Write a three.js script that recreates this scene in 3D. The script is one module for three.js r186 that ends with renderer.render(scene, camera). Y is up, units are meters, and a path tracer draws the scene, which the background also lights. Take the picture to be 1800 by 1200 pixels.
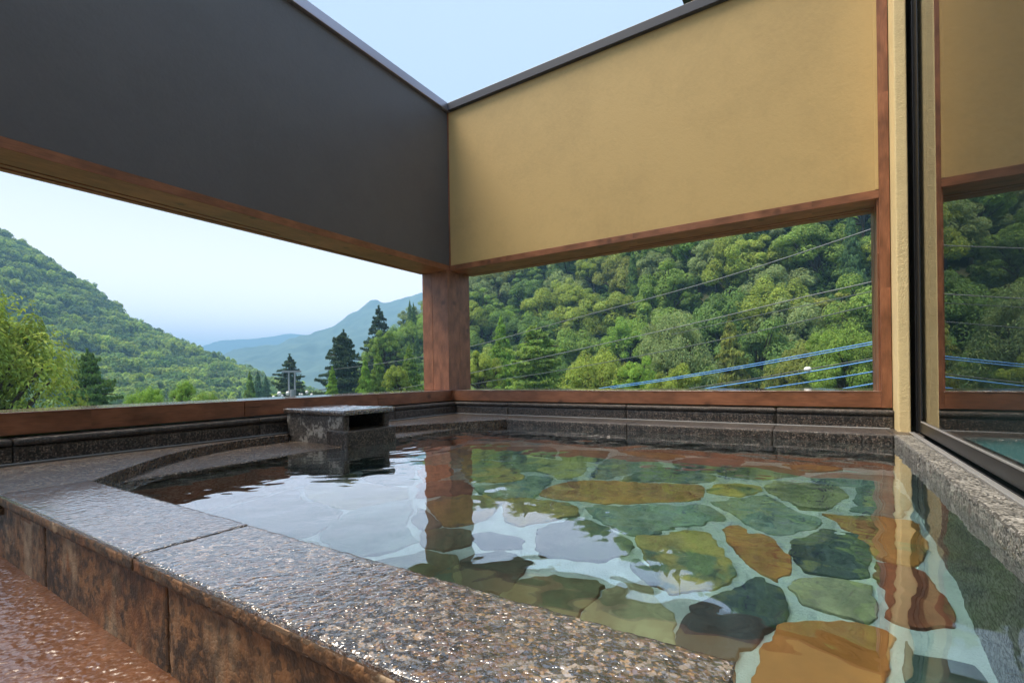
import * as THREE from 'three';
import { RoundedBoxGeometry } from 'three/addons/geometries/RoundedBoxGeometry.js';
import { mergeGeometries, mergeVertices } from 'three/addons/utils/BufferGeometryUtils.js';

// ---------------------------------------------------------------- camera, sky, sun, exposure
const scene = new THREE.Scene();
const camera = new THREE.PerspectiveCamera(71.25, 1800 / 1200, 0.05, 12000);
const EYE = new THREE.Vector3(3.666, 0.487, 4.42);
const FWD = new THREE.Vector3(-0.53653, -0.00372, -0.84387), UPV = new THREE.Vector3(0.01155, 0.99986, -0.01175);
const RIGHT = new THREE.Vector3().crossVectors(FWD, UPV);
camera.position.copy(EYE);
camera.up.copy(UPV);
camera.lookAt(EYE.clone().add(FWD));
camera.setViewOffset(1800, 1200, 0, -64.3, 1800, 1200);
scene.add(camera);

const renderer = new THREE.WebGLRenderer({ antialias: true });
renderer.toneMapping = THREE.LinearToneMapping;
renderer.toneMappingExposure = 1.68;
renderer.shadowMap.enabled = true;

const SUN_DIR = new THREE.Vector3(-0.34, 0.90, 0.22).normalize();
{
  const W = 512, H = 256, d = new Float32Array(W * H * 4);
  for (let j = 0; j < H; j++) for (let i = 0; i < W; i++) {
    const el = ((j + 0.5) / H - 0.5) * Math.PI, t = Math.max(0, Math.min(1, Math.sin(Math.max(el, 0)) / 0.5)), s = t * t * (3 - 2 * t), k = (j * W + i) * 4;
    const hz = 1 + 3.0 * Math.exp(-Math.max(el, 0) / 0.09); d[k] = (1.25 + (0.44 - 1.25) * s) * hz; d[k + 1] = (1.10 + (0.545 - 1.10) * s) * hz; d[k + 2] = (1.10 + (0.71 - 1.10) * s) * hz; d[k + 3] = 1;
  }
  const sky = new THREE.DataTexture(d, W, H, THREE.RGBAFormat, THREE.FloatType);
  sky.mapping = THREE.EquirectangularReflectionMapping; sky.magFilter = THREE.LinearFilter; sky.needsUpdate = true;
  scene.background = sky; scene.environment = sky;
  scene.backgroundIntensity = 1.0; scene.environmentIntensity = 1.0;
}
const sun = new THREE.DirectionalLight(0xfff1de, 4.8);
sun.position.copy(SUN_DIR).multiplyScalar(80);
sun.castShadow = true; sun.shadow.radius = 64; sun.shadow.mapSize.set(2048, 2048);
Object.assign(sun.shadow.camera, { left: -60, right: 60, top: 60, bottom: -60, near: 1, far: 300 });
scene.add(sun, sun.target);

// ---------------------------------------------------------------- helpers
function rng(seed) { let a = seed >>> 0; return () => { a = (a + 0x6d2b79f5) | 0; let t = Math.imul(a ^ (a >>> 15), 1 | a); t = (t + Math.imul(t ^ (t >>> 7), 61 | t)) ^ t; return ((t ^ (t >>> 14)) >>> 0) / 4294967296; }; }
const R0 = rng(11);
const lerp = (a, b, t) => a + (b - a) * t, clamp = (x, a = 0, b = 1) => Math.min(b, Math.max(a, x)), sstep = (a, b, x) => { const t = clamp((x - a) / (b - a)); return t * t * (3 - 2 * t); };
function hash(x, y, z = 0) { let h = Math.imul(x | 0, 374761393) ^ Math.imul(y | 0, 668265263) ^ Math.imul(z | 0, 1274126177); h = Math.imul(h ^ (h >>> 13), 1274126177); return ((h ^ (h >>> 16)) >>> 0) / 4294967296; }
const mod = (a, n) => ((a % n) + n) % n;
function vn(x, y, p, s) {                                            // tileable value noise of period p
  const xi = Math.floor(x), yi = Math.floor(y), fx = x - xi, fy = y - yi, u = fx * fx * (3 - 2 * fx), v = fy * fy * (3 - 2 * fy);
  const x0 = mod(xi, p), x1 = mod(xi + 1, p), y0 = mod(yi, p), y1 = mod(yi + 1, p);
  return lerp(lerp(hash(x0, y0, s), hash(x1, y0, s), u), lerp(hash(x0, y1, s), hash(x1, y1, s), u), v);
}
function fbm(u, v, p, oct, s) { let a = 0, w = 0.5, t = 0; for (let o = 0; o < oct; o++) { a += w * vn(u * p, v * p, p, s + o * 17); t += w; w *= 0.5; p *= 2; } return a / t; }
function n3(x, y, z, s = 0) {                                        // smooth 3-D value noise, -1..1
  const xi = Math.floor(x), yi = Math.floor(y), zi = Math.floor(z), f = (t) => t * t * (3 - 2 * t), u = f(x - xi), v = f(y - yi), w = f(z - zi);
  const h = (i, j, k) => hash(xi + i + s * 131, yi + j, zi + k);
  return 2 * lerp(lerp(lerp(h(0, 0, 0), h(1, 0, 0), u), lerp(h(0, 1, 0), h(1, 1, 0), u), v), lerp(lerp(h(0, 0, 1), h(1, 0, 1), u), lerp(h(0, 1, 1), h(1, 1, 1), u), v), w) - 1;
}
function cells(u, v, p, s) {                                         // tileable cells: [distance, second distance, id]
  const x = u * p, y = v * p, xi = Math.floor(x), yi = Math.floor(y); let d1 = 9, d2 = 9, id = 0;
  for (let j = -1; j <= 1; j++) for (let i = -1; i <= 1; i++) {
    const cx = mod(xi + i, p), cy = mod(yi + j, p), dx = xi + i + hash(cx, cy, s) - x, dy = yi + j + hash(cx, cy, s + 7) - y, d = dx * dx + dy * dy;
    if (d < d1) { d2 = d1; d1 = d; id = hash(cx, cy, s + 13); } else if (d < d2) d2 = d;
  }
  return [Math.sqrt(d1), Math.sqrt(d2), id];
}
function tex(n, fn, srgb = false, m = n) {
  const d = new Uint8Array(n * m * 4);
  for (let j = 0; j < m; j++) for (let i = 0; i < n; i++) {
    const c = fn((i + 0.5) / n, (j + 0.5) / m), k = (j * n + i) * 4;
    for (let q = 0; q < 3; q++) { let x = clamp(typeof c === 'number' ? c : c[q]); if (srgb) x = x <= 0.0031308 ? 12.92 * x : 1.055 * Math.pow(x, 1 / 2.4) - 0.055; d[k + q] = Math.round(255 * x); }
    d[k + 3] = 255;
  }
  const t = new THREE.DataTexture(d, n, m, THREE.RGBAFormat); t.wrapS = t.wrapT = THREE.RepeatWrapping; t.magFilter = THREE.LinearFilter; t.minFilter = THREE.LinearMipmapLinearFilter; t.generateMipmaps = true;
  if (srgb) t.colorSpace = THREE.SRGBColorSpace;
  t.needsUpdate = true; return t;
}
const rep = (t, r, s = r) => { const c = t.clone(); c.repeat.set(r, s); c.needsUpdate = true; return c; };
const mix3 = (a, b, t) => [lerp(a[0], b[0], t), lerp(a[1], b[1], t), lerp(a[2], b[2], t)];
const lin = (r, g, b) => new THREE.Color().setRGB(r, g, b);
const used = {};
function numbered(n) { const k = used[n] = (used[n] ?? -1) + 1; return k ? n + '_' + String(k).padStart(3, '0') : n; }
function tag(o, label, category, group) { o.userData = { ...o.userData, label, category }; if (group) o.userData.group = group; return o; }
function thing(name, label, category, group, pos) { const o = new THREE.Group(); o.name = numbered(name); if (pos) o.position.set(...pos); scene.add(o); return tag(o, label, category, group); }
function mesh(name, geo, m, parent, label) { const o = new THREE.Mesh(geo, m); o.castShadow = o.receiveShadow = true; o.name = parent ? name : numbered(name); if (label) o.userData.label = label; (parent ?? scene).add(o); return o; }
function struct(name, geo, m) { const o = mesh(name, geo, m); o.userData.kind = 'structure'; return o; }
function uvBox(g, axis = 'x', s = 1, off = [0, 0]) {                 // uv in metres; u runs along the grain
  const p = g.attributes.position, n = g.attributes.normal, uv = new Float32Array(p.count * 2), A = { x: 0, y: 1, z: 2 }[axis];
  for (let i = 0; i < p.count; i++) {
    const P = [p.getX(i), p.getY(i), p.getZ(i)], N = [Math.abs(n.getX(i)), Math.abs(n.getY(i)), Math.abs(n.getZ(i))];
    const d = N[0] > N[1] && N[0] > N[2] ? 0 : N[1] > N[2] ? 1 : 2, o = [0, 1, 2].filter((k) => k !== d), a = o.includes(A) ? A : o[0], b = o.find((k) => k !== a);
    uv[2 * i] = P[a] * s + off[0]; uv[2 * i + 1] = P[b] * s + off[1];
  }
  g.setAttribute('uv', new THREE.BufferAttribute(uv, 2)); return g;
}
function bx(x0, x1, y0, y1, z0, z1, axis = 'x', r = 0.004, s = 1) {   // a box between two corners, with rounded edges
  const g = r > 0 ? new RoundedBoxGeometry(x1 - x0, y1 - y0, z1 - z0, 2, r) : new THREE.BoxGeometry(x1 - x0, y1 - y0, z1 - z0);
  g.translate((x0 + x1) / 2, (y0 + y1) / 2, (z0 + z1) / 2);
  return uvBox(g, axis, s, [R0() * 7, R0() * 7]);
}
function rough(x0, x1, y0, y1, z0, z1, step, amp, seed = 0, edge = 0.008) {   // a hewn slab: its faces are really uneven and its edges chipped
  const n = (a, b) => Math.max(1, Math.min(400, Math.round((b - a) / step)));
  let g = new THREE.BoxGeometry(x1 - x0, y1 - y0, z1 - z0, n(x0, x1), n(y0, y1), n(z0, z1));
  g.translate((x0 + x1) / 2, (y0 + y1) / 2, (z0 + z1) / 2); g.deleteAttribute('uv'); g.deleteAttribute('normal'); g = mergeVertices(g, 1e-5);
  const p = g.attributes.position, c = [(x0 + x1) / 2, (y0 + y1) / 2, (z0 + z1) / 2], h = [(x1 - x0) / 2, (y1 - y0) / 2, (z1 - z0) / 2];
  for (let i = 0; i < p.count; i++) {
    const P = [p.getX(i), p.getY(i), p.getZ(i)], q = P.map((v, k) => h[k] - Math.abs(v - c[k]));
    const near = q.map((v) => v < edge).filter(Boolean).length, f = 1 / (step < 0.008 ? 0.0135 : 0.02);
    const am = amp * (0.45 + 0.55 * sstep(x0, x1, P[0]) + 0.35 * n3(P[0] * 9, 0, P[2] * 9, seed + 2)); let d = (step < 0.008 ? am : amp) * (0.55 * n3(P[0] * f, P[1] * f, P[2] * f, seed) + 0.5 * n3(P[0] * 2.3 * f, P[1] * 2.3 * f, P[2] * 2.3 * f, seed + 3) + 0.35 * n3(P[0] * 0.3 * f, P[1] * 0.3 * f, P[2] * 0.3 * f, seed + 5));
    if (near > 1) d -= amp * (0.9 + 1.1 * Math.max(0, n3(P[0] * 0.8 * f, P[1] * 0.8 * f, P[2] * 0.8 * f, seed + 9)));
    for (let k = 0; k < 3; k++) if (q[k] < 1e-4) P[k] += Math.sign(P[k] - c[k]) * d; else if (near > 1 && q[k] < edge) P[k] += Math.sign(P[k] - c[k]) * Math.min(0, d) * 0.5;
    p.setXYZ(i, ...P);
  }
  g.computeVertexNormals(); return uvBox(g, 'x', 1, [R0() * 5, R0() * 5]);
}
function extr(pts, y0, y1, bevel = 0, seg = 1) {                      // a slab with the plan outline pts [x, z]
  const s = new THREE.Shape(pts.map(([x, z]) => new THREE.Vector2(x, -z)));
  const g = new THREE.ExtrudeGeometry(s, { depth: y1 - y0 - 2 * bevel, bevelEnabled: bevel > 0, bevelThickness: bevel, bevelSize: bevel, bevelOffset: -bevel, bevelSegments: seg, steps: 1 });
  g.rotateX(-Math.PI / 2); g.translate(0, y0 + bevel, 0); return uvBox(g, 'x', 1, [R0() * 5, R0() * 5]);
}
// direction of a pixel of the 1800 x 1200 photograph, and the point on it at a horizontal distance from the eye
function dirOf(px, py) { return FWD.clone().addScaledVector(RIGHT, (px - 899.6) / 837.4).addScaledVector(UPV, -(py - 664.3) / 837.4); }
function at(px, py, dist) { const d = dirOf(px, py); return EYE.clone().addScaledVector(d, dist / Math.hypot(d.x, d.z)); }

// ---------------------------------------------------------------- materials
const STD = (o) => new THREE.MeshStandardMaterial(o), PHY = (o) => new THREE.MeshPhysicalMaterial(o);
const graniteMap = tex(1024, (u, v) => {
  const w = 0.012 * (fbm(u, v, 40, 4, 5) - 0.5), [d1, d2, id] = cells(u + 2.2 * w, v - 2.2 * w, 82, 3), big = fbm(u, v, 9, 4, 21), [, , id2] = cells(u - w, v + w, 190, 9);
  let c = id < 0.40 + 0.9 * (big - 0.5) ? [0.032, 0.030, 0.030] : id < 0.62 ? [0.165, 0.108, 0.084] : id < 0.88 ? [0.14, 0.13, 0.12] : [0.29, 0.25, 0.22];
  if (id2 < 0.22) c = mix3(c, [0.03, 0.03, 0.03], 0.75); else if (id2 > 0.9) c = mix3(c, [0.42, 0.27, 0.13], 0.6);
  const k = 0.40 + 1.0 * big; return mix3(c, [0.10, 0.082, 0.07], 0.3 * fbm(u, v, 16, 3, 25)).map((x) => x * k);
}, true);
const stoneBump = tex(1024, (u, v) => { const [d1, d2] = cells(u, v, 70, 31), [e1] = cells(u, v, 130, 47); return 0.25 + 0.45 * fbm(u, v, 20, 5, 2) + 0.3 * (1 - d1) * 0.6 + 0.15 * (0.6 - e1) + 0.1 * Math.min(1, (d2 - d1) * 3); });
const stoneRough = tex(512, (u, v) => 0.10 + 0.5 * sstep(0.35, 0.75, fbm(u, v, 12, 5, 77)));
const darkGraniteMap = tex(512, (u, v) => {
  const [, , id] = cells(u, v, 70, 53), [, , id2] = cells(u, v, 120, 59), b = fbm(u, v, 7, 4, 61);
  let c = id < 0.45 ? [0.02, 0.019, 0.018] : id < 0.75 ? [0.075, 0.055, 0.045] : [0.11, 0.10, 0.09]; if (id2 < 0.25) c = mix3(c, [0.015, 0.015, 0.015], 0.7); else if (id2 > 0.92) c = [0.26, 0.2, 0.16];
  return c.map((x) => x * (0.7 + 0.6 * b));
}, true);
const greyMap = tex(512, (u, v) => { const [, , id] = cells(u, v, 70, 63), b = fbm(u, v, 9, 5, 65), c = id < 0.3 ? 0.09 : id < 0.7 ? 0.3 : 0.5, k = 0.6 + 0.8 * b; return [c * k, c * k * 0.97, c * k * 0.92]; }, true);
const lichenMap = tex(1024, (u, v) => {                              // the brown-stained face of the kerb: rust, lime runs, moss
  const [, , id] = cells(u, v, 75, 83), b = fbm(u, v, 5, 5, 91), runs = fbm(u, v * 0.25, 16, 4, 97), f = fbm(u, v, 40, 3, 99);
  let c = mix3([0.035, 0.024, 0.016], [0.20, 0.105, 0.048], sstep(0.3, 0.68, 0.55 * f + 0.45 * b)); if (id < 0.22) c = mix3(c, [0.03, 0.022, 0.016], 0.7); else if (id > 0.85) c = mix3(c, [0.26, 0.14, 0.07], 0.5);
  c = mix3(c, [0.22, 0.085, 0.028], sstep(0.55, 0.75, fbm(u, v, 9, 4, 95)) * 0.5);
  c = mix3(c, [0.34, 0.27, 0.19], sstep(0.54, 0.74, 0.6 * runs + 0.4 * b) * 0.75 * clamp(0.2 + 1.4 * f));
  return c.map((x) => x * (0.6 + 0.8 * f));
}, true);
const floorMap = tex(1024, (u, v) => {
  const b = fbm(u, v, 8, 5, 101), [d, , id] = cells(u, v, 64, 103); let c = mix3([0.115, 0.046, 0.019], [0.18, 0.076, 0.033], b); c = mix3(c, [0.12, 0.04, 0.02], id < 0.16 ? 0.6 * (1 - sstep(0.1, 0.5, d)) : 0);
  return c.map((x) => x * (0.75 + 0.5 * fbm(u, v, 60, 3, 107)));
}, true);
const floorBump = tex(1024, (u, v) => { const [d] = cells(u, v, 64, 103), [e] = cells(u, v, 110, 109); return 0.55 * (1 - d * d) + 0.25 * (1 - e) + 0.35 * fbm(u, v, 24, 4, 111); });
const woodMap = tex(1024, (u, v) => {
  const wv = v + 0.02 * fbm(u, v, 3, 3, 121), ring = fbm(u * 0.5, wv, 26, 4, 123), fine = vn(u * 24, wv * 420, 840, 127) * 0.5 + vn(u * 50, wv * 800, 1600, 129) * 0.5, b = fbm(u, v, 3, 4, 131);
  let c = mix3([0.15, 0.059, 0.027], [0.37, 0.150, 0.074], clamp(ring * 1.15 + 0.4 * b - 0.28)); const [kd, , kid] = cells(u, v, 5, 137), kn = kid < 0.2 ? 1 - sstep(0.03, 0.16, kd * (0.8 + 0.5 * fbm(u, v, 20, 3, 139))) : 0, k = (0.72 + 0.5 * fine) * (1 - 0.55 * kn); return c.map((x) => x * k);
}, true);
const woodBump = tex(512, (u, v) => 0.5 * vn(u * 16, v * 256, 512, 141) + 0.5 * fbm(u, v, 10, 4, 143));
const plasterBump = tex(1024, (u, v) => 0.5 * fbm(u, v, 60, 4, 151) + 0.35 * fbm(u, v, 140, 2, 153) + 0.3 * Math.pow(fbm(u, v, 30, 3, 157), 3));
const plasterTone = tex(512, (u, v) => { return 0.80 + 0.22 * fbm(u, v, 4, 5, 161) + 0.10 * fbm(u * 1.0, v, 14, 4, 165) + 0.08 * (fbm(u, v, 90, 2, 163) - 0.5); });
const slateMap = tex(512, (u, v) => { const a = fbm(u, v, 5, 5, 171), b = fbm(u + 0.03 * a, v * 0.6, 14, 4, 173); const vein = 1 - sstep(0.0, 0.035, Math.abs(fbm(u, v, 6, 4, 175) - 0.5)); return clamp((0.25 + 0.9 * a + 0.6 * (b - 0.5)) * (1 + 0.5 * vein * b) + 0.2 * (fbm(u, v, 50, 3, 177) - 0.5)); }, true);
const rustMap = tex(512, (u, v) => { const a = fbm(u, v, 4, 5, 181), b = fbm(u, v, 11, 4, 183), k = 0.65 + 0.6 * b; return mix3([0.50, 0.175, 0.036], [0.24, 0.20, 0.07], sstep(0.55, 0.7, a)).map((x) => x * k); }, true);
const goldMap = tex(512, (u, v) => { const a = fbm(u, v, 5, 5, 191), b = fbm(u, v, 12, 4, 193), k = 0.6 + 0.7 * b; return mix3([0.50, 0.37, 0.09], [0.13, 0.19, 0.13], sstep(0.47, 0.62, a)).map((x) => x * k); }, true);
const groutMap = tex(512, (u, v) => { const k = 0.7 + 0.6 * fbm(u, v, 8, 5, 201) - 0.25 * sstep(0.6, 0.8, fbm(u, v, 5, 4, 203)); return [0.46 * k, 0.57 * k, 0.57 * k]; }, true);
const limeMap = tex(512, (u, v) => { const [, , id] = cells(u, v, 90, 231), f = fbm(u, v, 6, 5, 233), g = fbm(u, v, 40, 3, 235); return mix3(id < 0.5 ? [0.05, 0.045, 0.04] : [0.13, 0.11, 0.095], [0.46, 0.43, 0.38], sstep(0.5, 0.68, 0.6 * f + 0.4 * g) * 0.8); }, true);
const slateBump = tex(512, (u, v) => 0.6 * fbm(u, v, 7, 5, 221) + 0.4 * Math.abs(fbm(u, v, 5, 4, 223) - 0.5) * 2);
const rippleBump = tex(1024, (u, v) => 0.6 * fbm(u, v, 9, 4, 211) + 0.4 * fbm(u, v, 30, 2, 213));

const M = {
  granite: PHY({ map: rep(graniteMap, 1.0), bumpMap: rep(stoneBump, 1.3), bumpScale: 0.006, roughnessMap: rep(stoneRough, 1.5), roughness: 0.34, ior: 2.3, clearcoat: 1, clearcoatRoughness: 0.10 }),
  graniteDark: PHY({ map: rep(darkGraniteMap, 1.6), bumpMap: rep(stoneBump, 1.8), bumpScale: 0.004, roughness: 0.3, ior: 1.55 }),
  graniteWet: PHY({ map: rep(graniteMap, 1.2), color: lin(1.0, 0.93, 0.85), bumpMap: rep(stoneBump, 1.7), bumpScale: 0.006, roughness: 0.22, ior: 1.8 }),
  graniteGrey: PHY({ map: rep(greyMap, 2.2), color: lin(0.62, 0.62, 0.60), bumpMap: rep(stoneBump, 1.6), bumpScale: 0.006, roughness: 0.3, ior: 1.5 }),
  limed: PHY({ map: rep(limeMap, 1.6), bumpMap: rep(stoneBump, 1.8), bumpScale: 0.004, roughness: 0.6 }),
  lichen: PHY({ map: rep(lichenMap, 0.9), bumpMap: rep(stoneBump, 1.3), bumpScale: 0.004, roughness: 0.55 }),
  floor: PHY({ map: rep(floorMap, 1.0), bumpMap: rep(floorBump, 1.0), bumpScale: 0.004, roughness: 0.35, ior: 1.7, clearcoat: 0.8, clearcoatRoughness: 0.1 }),
  wood: PHY({ map: rep(woodMap, 0.7), bumpMap: rep(woodBump, 1.4), bumpScale: 0.0007, roughness: 0.42, ior: 1.5 }),
  woodTop: PHY({ map: rep(woodMap, 0.7), bumpMap: rep(woodBump, 1.4), bumpScale: 0.0003, roughness: 0.3, ior: 2.0, clearcoat: 1, clearcoatRoughness: 0.05 }),
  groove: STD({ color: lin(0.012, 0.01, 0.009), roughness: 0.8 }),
  black: PHY({ color: lin(0.105, 0.106, 0.118), map: plasterTone, bumpMap: rep(plasterBump, 1.4), bumpScale: 0.0016, roughness: 0.5 }),
  beige: PHY({ color: lin(0.56, 0.395, 0.165), map: plasterTone, bumpMap: rep(plasterBump, 1.4), bumpScale: 0.0009, roughness: 0.75 }),
  cream: PHY({ color: lin(0.76, 0.60, 0.31), map: plasterTone, bumpMap: rep(plasterBump, 2), bumpScale: 0.004, roughness: 0.75 }),
  coping: STD({ color: lin(0.42, 0.40, 0.45), metalness: 0.85, roughness: 0.3 }),
  copingShaded: STD({ color: lin(0.055, 0.054, 0.062), metalness: 0.1, roughness: 0.4 }),  // same coping metal, with its dim reflection put into the colour
  alu: STD({ color: lin(0.02, 0.02, 0.022), metalness: 0.4, roughness: 0.35 }),
  track: STD({ color: lin(0.62, 0.62, 0.62), metalness: 0.7, roughness: 0.3 }),
  glass: PHY({ color: lin(0.82, 0.88, 0.86), transmission: 1, thickness: 0, roughness: 0.0, ior: 2.1 }),
  grout: STD({ map: rep(groutMap, 1.2), bumpMap: rep(stoneBump, 1.2), bumpScale: 0.006, roughness: 0.8 }),
  basin: STD({ map: rep(greyMap, 1.5), color: lin(0.62, 0.72, 0.74), bumpMap: rep(stoneBump, 1.5), bumpScale: 0.004, roughness: 0.6 }),
  water: PHY({ color: lin(1, 1, 1), transmission: 1, thickness: 1, roughness: 0, ior: 1.33, metalness: 0.12, clearcoat: 1, clearcoatRoughness: 0, attenuationColor: lin(0.64, 0.86, 0.89), attenuationDistance: 2.4, bumpMap: rep(rippleBump, 1.1), bumpScale: 0.00022 }),
  bark: STD({ color: lin(0.06, 0.045, 0.03), roughness: 0.9 }),
  concrete: STD({ color: lin(0.30, 0.31, 0.32), roughness: 0.6 }),
  white: STD({ color: lin(0.8, 0.78, 0.74), roughness: 0.3 }),
  wire: STD({ color: lin(0.20, 0.21, 0.215), roughness: 0.5 }),
  wireDark: STD({ color: lin(0.10, 0.12, 0.12), roughness: 0.6 }),
  cable: STD({ color: lin(0.11, 0.33, 0.74), roughness: 0.4 }),
  teal: STD({ color: lin(0.09, 0.24, 0.27), roughness: 0.35 }),
  room: STD({ color: lin(0.05, 0.075, 0.08), roughness: 0.7, bumpMap: slateBump, bumpScale: 0.012 }),
  roofTile: STD({ color: lin(0.03, 0.03, 0.032), roughness: 0.5 }),
};

// ---------------------------------------------------------------- levels (water surface is y = 0)
const yFloor = -0.19, yKerb = 0.064, yTop = 0.198, ySillB = 0.21, ySill = 0.335, yLin = 1.756, yPan = 1.82, yCap = 3.64, yCapT = 3.735, xEnd = 4.08, yBed = -0.95, DEP = 0.42;

// ---------------------------------------------------------------- far land and air
scene.fog = new THREE.FogExp2(new THREE.Color().setRGB(0.33, 0.66, 1.0), 0.00085);
const GY = -15;
{
  const g = new THREE.CircleGeometry(3400, 96); g.rotateX(-Math.PI / 2); g.translate(0, GY, 0); uvBox(g, 'x', 0.02);
  struct('ground', g, STD({ color: lin(0.07, 0.11, 0.035), map: slateMap, roughness: 1 }));
}
// ridge(az): tangent of the elevation of the crest, seen from the bath; az in degrees to the left of -z
const curve = (pts) => (a) => { for (let i = 1; i < pts.length; i++) if (a <= pts[i][0]) { const [a0, v0] = pts[i - 1], [a1, v1] = pts[i]; return lerp(v0, v1, sstep(0, 1, clamp((a - a0) / (a1 - a0))) * 0.5 + 0.5 * clamp((a - a0) / (a1 - a0))); } return pts.at(-1)[1]; };
function slope(az, t, o) {                                            // a point of a hillside: t from 0 (foot) to 1 (crest) and on behind it
  const a = az * Math.PI / 180, foot = o.foot(az), top = o.dist(az), d = lerp(foot, top, t), yc = o.crest(az) * top - (o.drop ?? 0), tt = Math.min(t, 1), prof = lerp(tt, tt * tt * (3 - 2 * tt), 0.35);
  const x = EYE.x - Math.sin(a) * d, z = EYE.z - Math.cos(a) * d;
  let y = lerp(GY - 1, yc, prof) - Math.max(0, t - 1) * o.back;
  y += o.rough * (n3(x / o.cell, 0, z / o.cell, 5) + 0.5 * n3(x * 2.3 / o.cell, 0, z * 2.3 / o.cell, 6) + 0.25 * n3(x * 5 / o.cell, 0, z * 5 / o.cell, 8)) * Math.min(1, t * 3);
  return new THREE.Vector3(x, y, z);
}
function hill(name, o, m) {
  const g = new THREE.PlaneGeometry(1, 1, o.na, o.nt), p = g.attributes.position, tmax = o.tmax ?? 1.4;
  for (let j = 0; j <= o.nt; j++) for (let i = 0; i <= o.na; i++) { const v = slope(lerp(o.a0, o.a1, i / o.na), tmax * j / o.nt, o); p.setXYZ(j * (o.na + 1) + i, v.x, v.y, v.z); }
  g.computeVertexNormals(); uvBox(g, 'x', 0.01); return struct(name, g, m);
}
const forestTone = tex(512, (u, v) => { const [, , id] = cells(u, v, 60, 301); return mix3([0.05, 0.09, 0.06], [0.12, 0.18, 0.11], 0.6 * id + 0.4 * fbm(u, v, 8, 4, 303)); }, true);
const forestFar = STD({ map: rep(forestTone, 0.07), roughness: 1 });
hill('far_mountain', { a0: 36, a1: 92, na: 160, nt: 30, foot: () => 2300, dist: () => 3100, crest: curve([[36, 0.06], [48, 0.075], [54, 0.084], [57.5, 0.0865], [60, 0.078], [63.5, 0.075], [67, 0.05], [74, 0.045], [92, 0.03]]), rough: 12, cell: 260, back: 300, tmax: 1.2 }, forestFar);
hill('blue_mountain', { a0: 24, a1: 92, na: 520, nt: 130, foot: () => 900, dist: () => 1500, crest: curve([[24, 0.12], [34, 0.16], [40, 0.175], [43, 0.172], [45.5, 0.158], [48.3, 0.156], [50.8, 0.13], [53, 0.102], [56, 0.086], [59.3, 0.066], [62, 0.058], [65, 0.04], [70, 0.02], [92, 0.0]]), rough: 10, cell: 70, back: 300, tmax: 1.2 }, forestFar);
const leftHill = { a0: 52, a1: 100, na: 150, nt: 60, foot: (a) => lerp(120, 190, clamp((a - 56) / 24)), dist: (a) => lerp(330, 440, clamp((a - 56) / 24)), crest: curve([[52, -0.05], [56, -0.02], [59.6, 0.0], [62, 0.018], [65, 0.046], [68, 0.075], [70.6, 0.104], [73.2, 0.138], [76, 0.178], [79.3, 0.222], [86, 0.30], [100, 0.36]]), drop: 5, rough: 4, cell: 40, back: 120 };
const soil = STD({ color: lin(0.075, 0.085, 0.035), roughness: 1 });
hill('wooded_hill', leftHill, soil);
const rightHill = { a0: -34, a1: 56, na: 120, nt: 50, foot: (a) => lerp(38, 52, clamp((a + 10) / 60)), dist: (a) => lerp(120, 150, clamp((a + 10) / 60)), crest: curve([[-34, 0.5], [-5, 0.5], [5, 0.48], [13.9, 0.43], [18.5, 0.375], [22.4, 0.335], [28.6, 0.300], [37.9, 0.275], [43, 0.185], [46, 0.12], [50, 0.05], [56, -0.06]]), drop: 12, rough: 2, cell: 22, back: 70 };
hill('hillside', rightHill, soil);

// ---------------------------------------------------------------- foliage
function leafGeo(list) {                                              // list of [x,y,z, nx,ny,nz, size, tone]: one small bent leaf spray each
  const n = list.length, P = new Float32Array(n * 12), C = new Float32Array(n * 12), I = new Uint32Array(n * 6), q = rng(5 + n), a = new THREE.Vector3(), b = new THREE.Vector3(), N = new THREE.Vector3();
  list.forEach(([x, y, z, nx, ny, nz, s, tone], i) => {
    N.set(nx, ny, nz).normalize(); a.set(q() - 0.5, q() - 0.5, q() - 0.5).cross(N).normalize(); b.crossVectors(N, a);
    const l = s * (0.75 + 0.5 * q()), w = s * (0.3 + 0.28 * q()), f = 0.25 * l;
    [[-l, 0, -f], [0, -w, 0.1 * f], [l, 0, -f * q()], [0.1 * l, w, 0.1 * f]].forEach(([u, v, h], k) => {
      P[i * 12 + k * 3] = x + a.x * u + b.x * v + N.x * h; P[i * 12 + k * 3 + 1] = y + a.y * u + b.y * v + N.y * h; P[i * 12 + k * 3 + 2] = z + a.z * u + b.z * v + N.z * h;
    });
    const warm = 0.9 + 0.2 * q();
    for (let k = 0; k < 4; k++) { C[i * 12 + k * 3] = tone * warm; C[i * 12 + k * 3 + 1] = tone; C[i * 12 + k * 3 + 2] = tone * (1.9 - warm); }
    const o = i * 4; I.set([o, o + 1, o + 2, o, o + 2, o + 3], i * 6);
  });
  const g = new THREE.BufferGeometry(); g.setAttribute('position', new THREE.BufferAttribute(P, 3)); g.setAttribute('color', new THREE.BufferAttribute(C, 3)); g.setIndex(new THREE.BufferAttribute(I, 1)); g.computeVertexNormals();
  return g;
}
const ball = (q) => { let x, y, z, d; do { x = 2 * q() - 1; y = 2 * q() - 1; z = 2 * q() - 1; d = x * x + y * y + z * z; } while (d > 1 || d < 0.01); return [x, y, z]; };
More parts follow.
